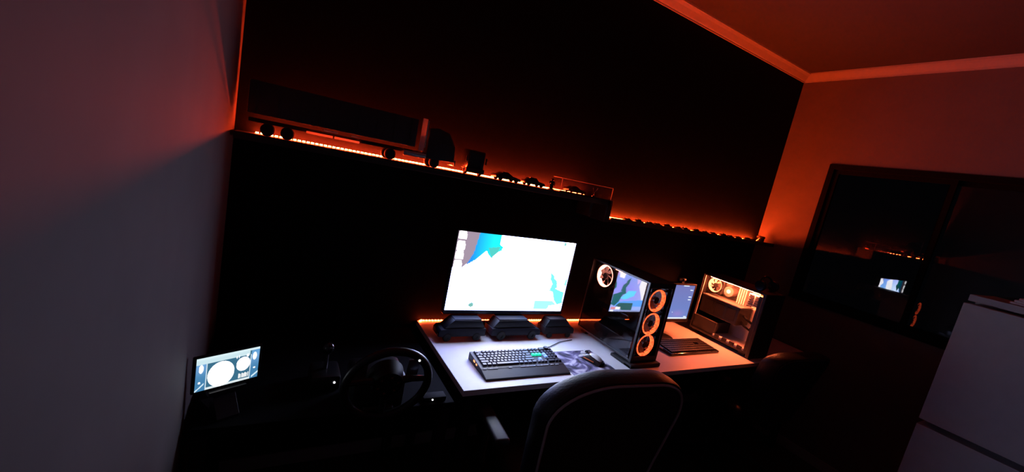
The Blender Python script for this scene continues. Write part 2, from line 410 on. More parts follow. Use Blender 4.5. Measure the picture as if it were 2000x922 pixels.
# ------------------------------------------------------------------ main monitor
MY = 1.81; MX0, MX1, MZ0, MZ1 = .764, 1.475, .886, 1.289
mw, mh, mx, mz = MX1-MX0, MZ1-MZ0, (MX0+MX1)/2, (MZ0+MZ1)/2
mon = thing('monitor', 'large black monitor with a glaring bright screen on the white desk', 'monitor', (mx, MY, DZ))
zc = mz-DZ
bz = .006
b = MB(); b.box(-mw/2-bz, mw/2+bz, -.004, .030, zc+mh/2, zc+mh/2+bz, .001).box(-mw/2-bz, mw/2+bz, -.006, .030, zc-mh/2-.020, zc-mh/2, .002)
b.box(-mw/2-bz, -mw/2, -.004, .030, zc-mh/2, zc+mh/2, .001).box(mw/2, mw/2+bz, -.004, .030, zc-mh/2, zc+mh/2, .001)
b.build('bezel', mat('bezel_black', (.02, .02, .024), .25, var=.05, scale=50), mon)
MB().box(-mw/2, mw/2, .004, .045, zc-mh/2, zc+mh/2, .004).build('back_shell', black_plastic, mon)
MB().box(-.035, .035, .047, .080, .010, zc+.02, .006).build('stand_neck', black_plastic, mon)
MB().box(-.13, .13, .055, .155, 0, .014, .005).build('stand_base', black_plastic, mon)
def wallpaper(u, t):
    n = u.size; c = np.zeros((n, 3))
    # blue-violet wash, bright everywhere
    k = .5+.5*np.sin(5*u+3*t); c[:] = np.stack([1.5+1.6*k, 2.6+1.2*k+.8*np.sin(7*t), 7.5+1.5*k], 1)
    hot = np.exp(-(((u-.42)/.26)**2+((t-.55)/.42)**2)); c += hot[:, None]*np.array([4.5, 4.2, 1.2])
    def fill(poly, col): c[inpoly(u, t, poly)] = col
    # pale shapes in the right part of the picture
    fill([(.90, .0), (1, .0), (1, .22), (.965, .44), (.905, .46), (.90, .30), (.93, .20), (.86, .12)], (8.2, 8.0, 8.6))
    fill([(.985, .25), (1, .25), (1, .42), (.98, .4)], (5.5, 3.0, 6.5))
    fill([(.63, .0), (.74, .06), (.72, .22), (.69, .45), (.70, .58), (.64, .78), (.60, .95), (.52, .9), (.5, .2), (.56, .0)], (8.0, 7.9, 8.4))
    fill([(.70, .35), (.75, .42), (.73, .55), (.70, .5)], (5.5, 4.4, 8.0))
    fill([(.72, .66), (.82, .66), (.90, .78), (.84, .80), (.74, .74)], (1.15, 6.0, 9.5))
    fill([(.60, .80), (.95, .84), (.95, .90), (.60, .92)], (1.05, 3.4, 9.5))
    # upper left: mauve with desktop icons, cyan patch
    fill([(0, 0), (.172, 0), (.15, .22), (.125, .36), (.075, .45), (.0, .46)], (.40, .31, .40))
    e = inpoly(u, t, [(.16, 0), (.335, 0), (.33, .12), (.36, .15), (.355, .20), (.325, .23), (.285, .31), (.255, .27), (.235, .22), (.17, .34), (.10, .42), (.14, .26)])
    c[e] = np.stack([np.full(e.sum(), .02), .30+1.5*np.clip((u[e]-.12)*3, 0, 1), np.full(e.sum(), 1.1)], 1)
    fill([(.245, .18), (.34, .15), (.325, .23), (.285, .31)], (.10, .68, .62))
    for a, d in ((.005, .10), (.125, .235), (.25, .35), (.365, .46)):
        fill([(.012, a), (.058, a), (.066, (a+d)/2), (.062, d), (.006, d)], (5, 5, 5))
    # teal figures-like rocks lower right
    teal = (.24, 1.9, 2.3)
    fill([(.825, .44), (.87, .50), (.865, .52), (.90, .56), (.915, .66), (.90, .67), (.99, .72), (.995, .88), (.95, .91), (.91, .84), (.88, .72), (.845, .70), (.86, .60), (.835, .54)], teal)
    fill([(.985, .52), (1, .50), (1, .64), (.975, .60)], teal)
    fill([(.73, .86), (.90, .86), (.945, .92), (.90, .92), (.86, .97), (.73, .975)], (.45, 1.7, 1.8))
    fill([(.89, .01), (.91, .01), (.91, .06), (.89, .06)], (.3, .75, .7))
    c[((u-.195)/.020)**2+((t-.93)/.032)**2 < 1] = (.22, .55, .50)
    # task bar with tray
    bar = t > .975
    c[bar] = (2.4, 2.8, 5.2)
    fill([(.945, .978), (.985, .978), (.985, 1), (.945, 1)], (9, 9, 9))
    fill([(.87, .925), (.93, .925), (.93, .965), (.87, .965)], (8.5, 8.5, 8.5)); fill([(.93, .925), (.985, .925), (.985, .965), (.93, .965)], (6.0, 2.2, 2.6))
    c[c.max(1) > 3.0] *= 1.7
    return c
picture('screen', 176, 100, mw, mh, wallpaper, mon, (0, -.0005, zc))
# dark toy pickups lined up under the screen
car('dark toy van under the left half of the bright monitor', (.855, 1.785, DZ), .25, (.010, .010, .016), 'toy_van', None, 3, PI, hs=.95, matte=True, ws=.85)
car('long dark toy van under the middle of the bright monitor', (1.165, 1.785, DZ), .30, (.008, .008, .016), 'toy_van', None, 3, 0., hs=.79, matte=True, ws=.75)
car('short dark toy van under the right end of the bright monitor', (1.450, 1.785, DZ), .205, (.014, .009, .012), 'toy_van', None, 3, 0., hs=1.14, matte=True, ws=.9)

# ------------------------------------------------------------------ keyboard
KX0, KX1, KY0, KY1 = .820, 1.262, 1.373, 1.568
kw, kd = KX1-KX0, KY1-KY0
kb = thing('keyboard', 'black backlit keyboard with green lit keys and palm rest in front of monitor', 'keyboard', (KX0, KY0, DZ))
MB().prism([(0, 0), (0, .008), (.055, .020), (.06, .022), (kd, .034), (kd, 0)], 'x', 0, kw, .002).build('case', mat('keyboard_case', (.008, .008, .012), .5, var=.08, scale=80), kb)
slope = math.atan2(.012, kd-.06)
def kz(y): return .022 + (y-.06)*math.tan(slope)
ku = .0187
kbm = bpy.data.meshes  # shared key meshes by width
keymeshes = {}
key_mat = mat('keycap_grey', (.13, .13, .15), .4, var=.1, scale=200)
key_dark = mat('keycap_dark', (.03, .03, .045), .4)
key_green = mat('keycap_green', (.05, .3, .2), .4, emit=(.01, .75, .42))
key_blue = mat('keycap_blue', (.2, .3, .6), .4, emit=(.18, .35, .95))
def key(cx, cy, wu, m):
    k = (round(wu, 2), m.name)
    hw = wu*ku/2-.0011; hd = ku/2-.0011
    if k not in keymeshes:
        t = MB(); t.bm.free(); t.bm = bmesh.new(); vs = []
        for z, s in ((0, 0), (.007, .0024)):
            vs.append([t.bm.verts.new((sx*(hw-s), sy*(hd-s)+(.0008 if z else 0), z)) for sx, sy in ((-1, -1), (1, -1), (1, 1), (-1, 1))])
        t.bm.faces.new(vs[1]); t.bm.faces.new(vs[0][::-1])
        for i in range(4): t.bm.faces.new((vs[0][i], vs[0][(i+1) % 4], vs[1][(i+1) % 4], vs[1][i]))
        o = t.build('key', m, kb); keymeshes[k] = o.data
    else:
        o = bpy.data.objects.new('key', keymeshes[k]); COL.objects.link(o); o.parent = kb
    o.location = (cx, cy, kz(cy)+.0005); o.rotation_euler = (slope, 0, 0)
rows = [
    [1]*13 + [2], [1.5]+[1]*12+[1.5], [1.75]+[1]*11+[2.25], [2.25]+[1]*10+[2.75], [1.25, 1.25, 1.25, 6.25, 1.25, 1.25, 1.25, 1.25]]
x0 = .016; ytop = kd-.014
def rowy(r): return ytop - (0 if r == 0 else ku*(r+.12))
xx = x0                                                # function row
for i in range(13):
    gap = ku*(1.0 if i == 1 else .5 if i in (5, 9) else 0) if i else 0
    xx += gap; key(xx+ku/2, rowy(0), 1, key_mat); xx += ku
for r, row in enumerate(rows):
    xx = x0
    for wdt in row: key(xx+wdt*ku/2, rowy(r+1), wdt, key_mat); xx += wdt*ku
nx = x0 + 15*ku + .006                                  # navigation block
for r in (0, 1, 2):
    for i in range(3): key(nx+(i+.5)*ku, rowy(r), 1, key_dark if r == 0 else key_mat if r == 1 else key_green)
key(nx+1.5*ku, rowy(4), 1, key_blue)
for i in range(3): key(nx+(i+.5)*ku, rowy(5), 1, key_mat)
px = nx + 3*ku + .006                                   # number pad
for r in range(1, 5):
    for i in range(4):
        if r in (4,) and i == 3: continue
        if r == 2 and i == 3: continue
        key(px+(i+.5)*ku, rowy(r), 1, key_blue if (i == 0 and r in (2, 3)) else key_dark)
key(px+ku, rowy(5), 2, key_dark); key(px+2.5*ku, rowy(5), 1, key_dark); key(px+3.5*ku, rowy(5), 1, key_dark); key(px+3.5*ku, rowy(2), 1, key_dark)
MB().lathe([(0, 0), (.013, 0), (.013, .012), (.011, .015), (0, .015)], 24, Matrix.Translation((px+2.4*ku, ytop+.001, kz(ytop))), closed=False).build('volume_knob', black_plastic, kb, True)
MB().box(px+.2*ku, px+3.9*ku, ytop-.012, ytop+.013, kz(ytop)-.004, kz(ytop)+.009, .004).build('media_panel', black_plastic, kb)
# small pale markings along the palm rest seam (unreadable in the photo)
b = MB(); rs = random.Random(3)
for a, c in ((.010, .022), (.030, .070), (.118, .132), (.170, .238), (.246, .300), (.312, .328), (.336, .352)):
    x = a*1.16
    while x < c*1.16:
        wv = rs.uniform(.0016, .0032); hv = rs.uniform(.0022, .0042)
        b.box(x, x+wv, .0565, .0565+hv, .0205, .0226+.0004); x += wv+rs.uniform(.0002, .0009)
b.build('markings', mat('white_print', (.8, .82, .9), .5), kb)
b = MB(); b.box(-.0012, .001, .100, .112, .014, .022, .001).box(-.0012, .001, .124, .140, .016, .025, .001)
b.build('side_lights', light('side_amber', (2.2, .75, .3)), kb)
cab_pts = [(.20, kd, .012), (.205, kd+.02, .01), (.24, kd+.035, .006), (.32, kd+.035, .005), (.42, kd+.05, .004), (.50, kd+.07, .004), (.60, kd+.12, .004), (.70, kd+.14, .004)]
MB().tube(cab_pts, .0022, 6).build('cable', rubber, kb, True)

# ------------------------------------------------------------------ mouse pad and mouse
def mousepad_mat():
    m = bpy.data.materials.new('mousepad_print'); m.use_nodes = True; nt = m.node_tree; bs = nt.nodes['Principled BSDF']
    tc = nt.nodes.new('ShaderNodeTexCoord'); wv = nt.nodes.new('ShaderNodeTexNoise'); wv.inputs['Scale'].default_value = 11; wv.inputs['Distortion'].default_value = 1.6; wv.inputs['Detail'].default_value = 2
    rp = nt.nodes.new('ShaderNodeValToRGB'); cr = rp.color_ramp; cr.interpolation = 'LINEAR'
    cr.elements[0].position = .38; cr.elements[0].color = (.03, .03, .05, 1); cr.elements[1].position = .62; cr.elements[1].color = (.62, .58, .66, 1)
    e = cr.elements.new(.47); e.color = (.13, .11, .22, 1); e = cr.elements.new(.54); e.color = (.34, .31, .46, 1)
    nt.links.new(tc.outputs['Object'], wv.inputs['Vector']); nt.links.new(wv.outputs['Fac'], rp.inputs[0]); nt.links.new(rp.outputs[0], bs.inputs['Base Color'])
    bs.inputs['Roughness'].default_value = .7
    return m
pad = thing('mouse_pad', 'printed violet and grey mouse pad beside the keyboard', 'mouse pad', (1.41, 1.465, DZ))
MB().box(-.135, .14, -.12, .118, 0, .0035, .0015).build('pad', mousepad_mat(), pad)
MB().box(-.1355, .1405, .118, .1195, 0, .003).build('stitched_edge', rubber, pad)
ms = thing('mouse', 'white and orange gaming mouse on the printed mouse pad', 'mouse', (1.472, 1.475, DZ+.0035), .35)
def blob(name, m, x0, x1, y0, y1, h, parent, zoff=0, n=14, flat=.0):
    bm = MB(); g = []
    for i in range(n+1):
        v = i/n; row = []
        for j in range(n+1):
            u = j/n; x = x0+(x1-x0)*u; y = y0+(y1-y0)*v
            a = 1-abs(2*u-1)**3.0; bb = math.sin(PI*min(1, max(0, v*.86+.09)))**.55
            row.append(bm.bm.verts.new((x*(.86+.14*math.cos((v-.45)*2.4)), y, zoff+h*(a**.6)*bb)))
        g.append(row)
    for i in range(n):
        for j in range(n): bm.bm.faces.new((g[i][j], g[i][j+1], g[i+1][j+1], g[i+1][j]))
    base = [bm.bm.verts.new((v.co.x, v.co.y, 0)) for v in g[0]+[r[-1] for r in g[1:]]+g[-1][-2::-1]+[r[0] for r in g[-2:0:-1]]]
    loop = g[0]+[r[-1] for r in g[1:]]+g[-1][-2::-1]+[r[0] for r in g[-2:0:-1]]
    for i in range(len(loop)): bm.bm.faces.new((loop[i], loop[(i+1) % len(loop)], base[(i+1) % len(base)], base[i]))
    bm.bm.faces.new(base)
    return bm.build(name, m, parent, True)
blob('body', mat('mouse_black', (.02, .015, .015), .25, coat=.4), -.034, .034, -.062, .062, .036, ms)
blob('top_shell', mat('mouse_white', (.72, .72, .72), .2, coat=.5, var=.05), -.029, .029, -.058, .040, .0405, ms)
for s in (-1, 1): MB().box(s*.013-.010, s*.013+.010, .030, .060, .014, .0295, .005).build('button', mat('mouse_white2', (.6, .6, .6), .2, coat=.5, var=.05), ms, True)
MB().cyl((-.004, .036, .030), (.004, .036, .030), .009, n=16).build('scroll_wheel', rubber, ms, True)
b = MB(); b.box(-.0345, -.031, -.03, .03, .010, .014, .001).box(.031, .0345, -.03, .03, .010, .014, .001)
b.build('side_inlays', mat('mouse_orange_plastic', (.75, .16, .03), .3, coat=.4), ms)

# ------------------------------------------------------------------ computer towers
def fan(parent, c, R, face, ring_mat, blade_mat, label=None):
    """cooling fan; face '-y' or '+y' or '-x' axis of the hub"""
    M = {'y': Matrix.Rotation(PI/2, 4, 'X'), 'x': Matrix.Rotation(PI/2, 4, 'Y'), 'z': Matrix.Identity(4)}[face]
    o = MB().lathe([(R*.94, -.012), (R, -.012), (R, .012), (R*.94, .012)], 32, M)
    for sx in (-1, 1):
        for sy in (-1, 1): o.box(sx*R*.86-.007, sx*R*.86+.007, sy*R*.86-.007, sy*R*.86+.007, -.012, .012, M=M)
    fo = o.build('fan', black_plastic, parent, True, loc=c)
    MB().lathe([(R*.84, -.008), (R*.93, -.008), (R*.95, -.0128), (R*.95, .0128), (R*.93, .013), (R*.84, .013)], 40, M).build('light_ring', ring_mat, fo, True)
    MB().lathe([(0, -.01), (R*.26, -.01), (R*.28, -.006), (R*.28, .008), (0, .008)], 24, M, closed=False).build('hub', black_plastic, fo, True)
    b = MB()
    for k in range(7):
        a = 2*PI*k/7; pts = []
        for i in range(5):
            r = R*(.27+.5*i/4); aa = a+.35*i/4
            pts.append((r*math.cos(aa-.22), r*math.sin(aa-.22), -.006)); pts.append((r*math.cos(aa+.22), r*math.sin(aa+.22), .006))
        vs = [b.bm.verts.new(M @ Vector(p)) for p in pts]
        for i in range(4): b.bm.faces.new((vs[2*i], vs[2*i+1], vs[2*i+3], vs[2*i+2]))
    b.build('blades', blade_mat, fo)
    return fo
def tower_shell(t, W, Dp, Hh, shell, tray_mat, thick=.004, foot=.024, back_open=True):
    # local: x 0..W (0 = glass side), y 0..Dp (0 = front), z foot..Hh
    MB().box(0, W, 0, Dp, Hh-.010, Hh, .002).build('top_panel', shell, t)
    MB().box(0, W, 0, Dp, foot, foot+.012, .002).build('bottom_panel', shell, t)
    MB().box(W-thick, W, .004, Dp, foot+.012, Hh-.010).build('far_side_panel', shell, t)
    MB().box(0, W-thick, Dp-thick, Dp, foot+.012, Hh-.010).build('rear_panel', shell, t)
    MB().box(W-.030, W-.026, .006, Dp-thick, foot+.012, Hh-.012).build('motherboard_tray', tray_mat, t)
    for x in (.02, W-.045):
        for y in (.02, Dp-.06): MB().box(x, x+.026, y, y+.045, 0, foot, .003).build('foot', rubber, t)
# tower A: three glowing fans on the front
AX, AY, AW, AD, AH = 1.66, 1.405, .195, .44, .46
ta = thing('computer_tower', 'black computer tower with three glowing orange fan rings on its front', 'computer', (AX, AY, DZ))
case_m = mat('case_black', (.012, .011, .012), .45, var=.1, scale=70)
tower_shell(ta, AW, AD, AH, case_m, case_m)
MB().box(0, .003, .012, AD-.01, .036, AH-.010).build('glass_side_panel', tint_glass, ta)
b = MB(); b.box(0, .016, -.012, .004, .0, AH, .003).box(AW-.016, AW, -.012, .004, .0, AH, .003).box(.016, AW-.016, -.012, .004, AH-.03, AH, .003).box(.016, AW-.016, -.012, .004, .0, .055, .003)
b.build('front_frame', case_m, ta)
b = MB(); b.box(-.014, AW+.014, -.035, .02, 0, .022, .005).box(-.014, .02, -.035, .12, 0, .016, .004)
b.build('front_foot', rubber, ta)
ring_m = light('ring_orange', RING, spots=.45, scale=70); blade_red = mat('blade_smoke', (.10, .10, .10), .4, var=.1)
for z in (.362, .234, .114): fan(ta, (AW/2-.008, .008, z), .064, 'y', ring_m, blade_red)
hot_m = light('ring_hot', RING_HOT)
fan(ta, (.036, AD-.100, AH-.079), .068, 'x', hot_m, mat('blade_white', (.45, .45, .45), .5, var=.1))
b = MB(); b.box(.03, .036, AD-.215, AD-.15, AH-.020, AH-.015)
b.build('top_light_bar', hot_m, ta)
MB().box(.03, .034, .016, .022, .235, .275).build('front_light_bar', hot_m, ta)
MB().box(.05, .15, .12, .40, .19, .225, .004).build('graphics_card', gloss_black, ta)
MB().box(.006, AW-.03, .03, AD-.006, .036, .12, .003).build('power_supply_shroud', case_m, ta)
MB().box(AW-.05, AW-.032, .12, .40, .14, .43).build('motherboard', matte_black, ta)
# tower B: bright open interior
BX, BY, BW, BD, BH = 2.68, 1.385, .215, .435, .435
tb = thing('computer_tower', 'open-sided computer tower with bright orange lit insides near the window wall', 'computer', (BX, BY, DZ))
white_in = mat('case_inside_white', (.78, .78, .78), .5, var=.05, scale=30)
tower_shell(tb, BW, BD, BH, case_m, white_in)
b = MB(); b.box(0, BW, -.018, .006, 0, BH, .004)
b.build('front_panel', case_m, tb)
MB().box(.0, .004, BD-.02, BD-.008, .13, BH-.012).build('rear_edge_strip', white_in, tb)
MB().box(.016, BW-.03, .255, BD-.006, .036, .128, .003).build('power_supply', mat('shroud_grey', (.045, .045, .045), .5, var=.1), tb)
MB().box(.006, BW-.03, .020, .255, .036, .050, .001).build('floor_plate', white_in, tb)
for k in range(4): MB().box(.004, .012, .04+k*.055, .075+k*.055, .036, .058, .002).build('drive_clip', case_m, tb)
pcb = mat('circuit_board', (.06, .06, .065), .5, var=.35, scale=90)
mbm = MB().box(BW-.042, BW-.030, .155, BD-.012, .15, BH-.02).build('motherboard', pcb, tb)
b = MB()
for (y0, y1, z0, z1) in ((.36, .415, .30, .41), (.30, .345, .375, .405), (.20, .26, .16, .185), (.17, .20, .22, .30), (.33, .40, .16, .20)): b.box(BW-.066, BW-.042, y0, y1, z0, z1, .002)
b.build('heat_sinks', mat('heatsink', (.35, .35, .36), .4, .6, var=.2), mbm)
for k in range(4): MB().box(BW-.078, BW-.042, .182+k*.016, .190+k*.016, .285, .405, .001).build('memory_stick', mat('ram', (.70, .70, .72), .4, var=.1), tb)
MB().cyl((BW-.100, .295, .345), (BW-.042, .295, .345), .036, n=28).build('cpu_cooler', mat('cooler', (.40, .40, .41), .35, .5, var=.2), tb, True)
MB().cyl((BW-.103, .295, .345), (BW-.100, .295, .345), .014, n=20).build('cooler_light', light('cooler_light', (6, 1.6, .9)), tb)
b = MB(); b.box(.030, BW-.045, .135, BD-.015, .160, .282, .006)
gpu = b.build('graphics_card', mat('gpu_dark', (.022, .022, .022), .5, var=.2), tb)
MB().box(.026, BW-.045, .130, BD-.015, .282, .288).build('backplate', mat('gpu_plate', (.25, .25, .25), .4, .3, var=.1), gpu)
b = MB()
for k in range(3): b.box(.028, .031, .155+k*.085, .22+k*.085, .18, .262, .002)
b.build('shroud_vents', matte_black, gpu)
b = MB(); b.tube([(.09, .13, .23), (.075, .10, .22), (.10, .07, .20), (BW-.035, .06, .19)], .008, 8).tube([(.09, .15, .20), (.08, .11, .17), (.11, .08, .15), (BW-.035, .075, .15)], .007, 8)
b.build('power_cables', rubber, tb, True)
b = MB()                                               # grommet slots in the white tray
for y0, y1, z0, z1 in ((.060, .080, .225, .305), (.085, .125, .125, .150)): b.box(BW-.032, BW-.029, y0, y1, z0, z1, .002)
b.build('grommets', rubber, tb)
fan(tb, (.075, BD-.062, BH-.070), .054, 'x', light('ring_b', (7, 1.2, .45)), mat('blade_white', (.45, .45, .45), .5, var=.1))
cg = MB().box(.03, BW-.035, .024, .106, .325, .405, .002).build('drive_cage', mat('cage_pale', (.72, .72, .72), .4, var=.05), tb)
for k in range(5):
    for h in (0, 1):
        MB().box(.026, .031,   .028+h*.040, .060+h*.040, .332+k*.0145, .339+k*.0145).build('vent_slot', matte_black, cg)
MB().box(.075, .082, .028, .036, .11, .30, .001).build('front_rail', white_in, tb)
MB().box(.0035, .007, .006, BD-.01, BH-.013, BH-.010).build('top_lip', case_m, tb)
MB().box(.0035, .007, .006, .026, .036, BH-.026).build('front_lip', case_m, tb)
MB().box(.012, .024, .03, BD-.05, BH-.015, BH-.011).build('top_light_bar', light('case_bar', CASE_LIGHT), tb)

# headset resting on tower B
hs = thing('headset', 'dark glossy headset lying on top of the orange lit computer tower', 'headset', (BX+.115, BY+.06, DZ+BH))
pts = [(.075*math.cos(a), .0+.02*math.sin(a), .035+.055*math.sin(a)) for a in [PI*k/14 for k in range(15)]]
MB().tube(pts, .006, 8).build('headband', gloss_black, hs, True)
for s in (-1, 1):
    MB().lathe([(0, -.012), (.030, -.012), (.034, -.006), (.034, .006), (.028, .012), (0, .012)], 24, Matrix.Translation((s*.075, 0, .034)) @ Matrix.Rotation(PI/2, 4, 'Y'), closed=False).build('ear_cup', gloss_black, hs, True)

# ------------------------------------------------------------------ second workplace
M2X0, M2X1, M2Z0, M2Z1, M2Y = 2.062, 2.478, .876, 1.110, 1.72
m2w, m2h = M2X1-M2X0, M2Z1-M2Z0
m2 = thing('monitor', 'smaller black monitor showing a dim blue desktop behind the three-fan tower', 'monitor', ((M2X0+M2X1)/2, M2Y, DZ))
z2 = (M2Z0+M2Z1)/2-DZ; bz = .012
b = MB(); b.box(-m2w/2-bz, m2w/2+bz, -.004, .03, z2+m2h/2, z2+m2h/2+bz, .002).box(-m2w/2-bz, m2w/2+bz, -.005, .03, z2-m2h/2-.022, z2-m2h/2, .002)
b.box(-m2w/2-bz, -m2w/2, -.004, .03, z2-m2h/2, z2+m2h/2, .001).box(m2w/2, m2w/2+bz, -.004, .03, z2-m2h/2, z2+m2h/2, .001)
b.build('bezel', black_plastic, m2)
MB().box(-m2w/2, m2w/2, .003, .05, z2-m2h/2, z2+m2h/2, .004).build('back_shell', black_plastic, m2)
MB().box(-.03, .03, .03, .055, .01, z2, .004).build('stand_neck', black_plastic, m2)
MB().lathe([(0, 0), (.078, 0), (.078, .008), (.05, .014), (0, .014)], 32, closed=False).build('stand_base', black_plastic, m2, True)
def desktop2(u, t):
    c = np.stack([.16+.03*(1-t), .20+.05*t, .50+.12*t], 1)*1.0
    c += np.exp(-((u-.75)**2/.02+(t-.85)**2/.01))[:, None]*np.array([.12, .0, .02])
    c[t > .955] = (.85, .95, 1.1)
    for tt in (.14, .34, .42, .93):
        c[(u > .90) & (u < .97) & (abs(t-tt) < .012)] = (1.0, 1.1, 1.3)
    c[(u > .72) & (u < .86) & (t < .03)] = (.8, .9, 1.1)
    c[(u > .6) & (u < .63) & (abs(t-.8) < .012)] = (.7, .8, 1.)
    return c
picture('screen', 60, 84, m2w, m2h, desktop2, m2, (0, -.0005, z2))
wc = thing('webcam', 'small webcam perched on top of the smaller monitor', 'webcam', (2.345, M2Y+.013, M2Z1+.012))
MB().box(-.014, .014, -.014, .014, 0, .012, .003).build('clip', black_plastic, wc)
MB().box(-.035, .035, -.010, .012, .012, .032, .008).build('body', mat('webcam_grey', (.17, .17, .17), .35, var=.05), wc, True)
MB().cyl((0, -.014, .022), (0, -.010, .022), .008, n=16).build('lens', gloss_black, wc)
k2 = thing('keyboard', 'plain black keyboard on the orange lit end of the desk', 'keyboard', (2.075, 1.468, DZ))
MB().prism([(0, 0), (0, .014), (.165, .026), (.165, 0)], 'x', 0, .455, .004).build('case', gloss_black, k2)
b = MB()
for r in range(6):
    for c in range(21):
        if c in (15, 16) and r in (3,): continue
        x = .018+c*.0200; y = .016+r*.0225; z = .014+y*.0727
        b.box(x, x+.0172, y, y+.0185, z-.001, z+.006)
tag(b.build('keys', black_plastic, k2), kind='stuff')
b = MB(); b.box(-.002, .002, .065, .115, .012, .018, .001)
b.build('side_strip', mat('pale_gloss', (.7, .7, .7), .2, coat=.4), k2)

# ------------------------------------------------------------------ racing corner: black side table, wheel, tablet
st = thing('side_table', 'black side table in the dark corner under the steering wheel', 'table', (.26, 1.63, 0))
SX = .26
MB().box(-.41, .40, -.33, .35, .695, .72, .003).build('tabletop', mat('table_black', (.004, .004, .005), .85, spec=.08, var=.1), st)
for x in (-.385, .375):
    for y in (-.30, .32): MB().box(x-.02, x+.02, y-.02, y+.02, 0, .695, .002).build('leg', matte_black, st)
wh = thing('steering_wheel', 'black racing steering wheel clamped to the dark side table', 'steering wheel', (.368, 1.30, .72))
MB().box(-.09, .09, -.01, .15, 0, .13, .02).build('wheel_base', black_plastic, wh, True)
MB().box(-.05, .05, -.034, -.011, .002, .03, .006).build('clamp', matte_black, wh)
tilt = Matrix.Translation((0, -.085, .149)) @ Matrix.Rotation(math.radians(12), 4, 'X')
P = lambda x, y, z: tilt @ Vector((x, y, z))
R = .132
MB().tube([P(R*math.cos(a), 0, R*math.sin(a)) for a in [2*PI*k/48 for k in range(48)]], .0135, 12, closed=True).build('rim', mat('wheel_leather', (.008, .008, .010), .34, bump=.1, scale=200), wh, True)
for a in (0.12, PI-.12, -PI/2):
    MB().tube([P(.03*math.cos(a), .012, .03*math.sin(a)), P(.08*math.cos(a), .010, .08*math.sin(a)), P((R-.005)*math.cos(a), 0, (R-.005)*math.sin(a))], [.014, .011, .009], 8).build('spoke', mat('spoke_metal', (.02, .02, .022), .4, .5), wh, True)
MB().cyl(P(0, -.004, 0), P(0, .05, 0), .048, .06, 28).build('hub', mat('hub_matte', (.006, .006, .007), .6, spec=.25, var=.1), wh, True)
for k in range(6):
    a = 2*PI*k/6+.3; MB().cyl(P(.032*math.cos(a), -.006, .032*math.sin(a)), P(.032*math.cos(a), -.002, .032*math.sin(a)), .0045, n=10).build('hub_bolt', chrome, wh)
for s in (-1, 1): MB().box(-.02, .02, 0, .004, -.035, .035, .001, M=tilt @ Matrix.Translation((s*.085, .035, .03))).build('paddle', steel, wh)
MB().cyl(P(.079, -.011, .103), P(.079, -.015, .103), .0035, n=10).build('rim_light', light('tiny_white', (3, 3, 3.2)), wh)
sf = thing('gear_shifter', 'black gear shifter with a tiny white light beside the wheel', 'gear shifter', (.215, 1.50, .72))
MB().box(-.05, .05, -.06, .06, 0, .06, .012).build('housing', black_plastic, sf, True)
MB().cyl((0, 0, .06), (0, -.01, .13), .007, .005, 12).build('lever', steel, sf, True)
MB().ball((0, -.012, .145), .020, .020, .024).build('knob', gloss_black, sf, True)
MB().cyl((.028, -.0595, .036), (.028, -.063, .036), .0035, n=10).build('indicator', MATS['tiny_white'], sf)
hb = thing('usb_hub', 'small black hub with a tiny white light on the side table edge', 'usb hub', (.585, 1.335, .72))
MB().box(-.045, .045, -.02, .02, 0, .018, .004).build('body', mat('hub_black', (.006, .006, .007), .8, spec=.2, var=.1), hb, True)
MB().cyl((-.01, -.0195, .010), (-.01, -.0225, .010), .003, n=10).build('indicator', MATS['tiny_white'], hb)
b = MB()
for k in range(3): b.box(.002+k*.013, .011+k*.013, -.0205, -.019, .005, .012)
b.build('ports', rubber, hb)
ang = math.atan2(.07, .150)
tbm = thing('tablet', 'tablet showing two round dashboard gauges on a small stand by the left wall', 'tablet', (-.073, 1.365, .72), ang)
tw_, th_ = .166, .103; tz = .152
MB().box(-tw_/2-.008, tw_/2+.008, .001, .009, tz-th_/2-.007, tz+th_/2+.007, .003).build('body', gloss_black, tbm)
def dash(u, t):
    n = u.size; c = np.zeros((n, 3)); c[:] = (.045, .16, .26)
    asp = tw_/th_
    side = (u < .15) | (u > .865)
    c[side] = np.stack([.06+.10*np.exp(-((t[side]-.25)/.25)**2), .22+.16*np.exp(-((t[side]-.2)/.3)**2), .42+.28*np.exp(-((t[side]-.2)/.3)**2)], 1)
    top = (t < .20) & (u < .84); c[top] = (.62, .82, .88)
    c[t < .065] = (.72, .90, .95)
    c[(t > .93) & ~side] = (.75, .85, .88)
    c[(t >= .20) & (((u > .15) & (u < .162)) | ((u > .85) & (u < .865)))] = (.75, .88, .95)
    c[((u-.385)*asp/.335)**2+((t-.605)/.385)**2 < 1] = (2.4, 2.4, 2.4)
    c[((u-.735)*asp/.185)**2+((t-.455)/.225)**2 < 1] = (1.7, 1.65, 1.75)
    for cx, cy, rx, ry in ((.075, .33, .035, .13), (.92, .27, .035, .13), (.06, .74, .02, .035), (.93, .66, .02, .03), (.80, .20, .022, .05), (.62, .20, .008, .05), (.655, .19, .008, .05)):
        c[((u-cx)/rx)**2+((t-cy)/ry)**2 < 1] = (1.2, 1.25, 1.3)
    for k in range(7):
        c[(u > .67+k*.025) & (u < .688+k*.025) & (t > .75+.02*(k % 2)) & (t < .90)] = (1.2, 1.2, 1.15)
    c[(u < .13) & (abs((t-.90)+(u-.06)*1.5) < .025)] = (.7, .9, 1.0)
    c[(u > .89) & (abs((t-.90)+(u-.93)*1.2) < .03)] = (.7, .9, 1.0)
    return c
picture('screen', 150, 94, tw_, th_, dash, tbm, (0, 0, tz))
MB().prism([(-.03, 0), (.10, 0), (.10, .006), (.035, .012), (.022, .14), (.009, .14), (.012, .06), (-.03, .008)], 'x', -.03, .03, .001).build('stand', black_plastic, tbm)
MB().box(-.05, .05, -.012, .012, .078, .092, .002).build('ledge', black_plastic, tbm)

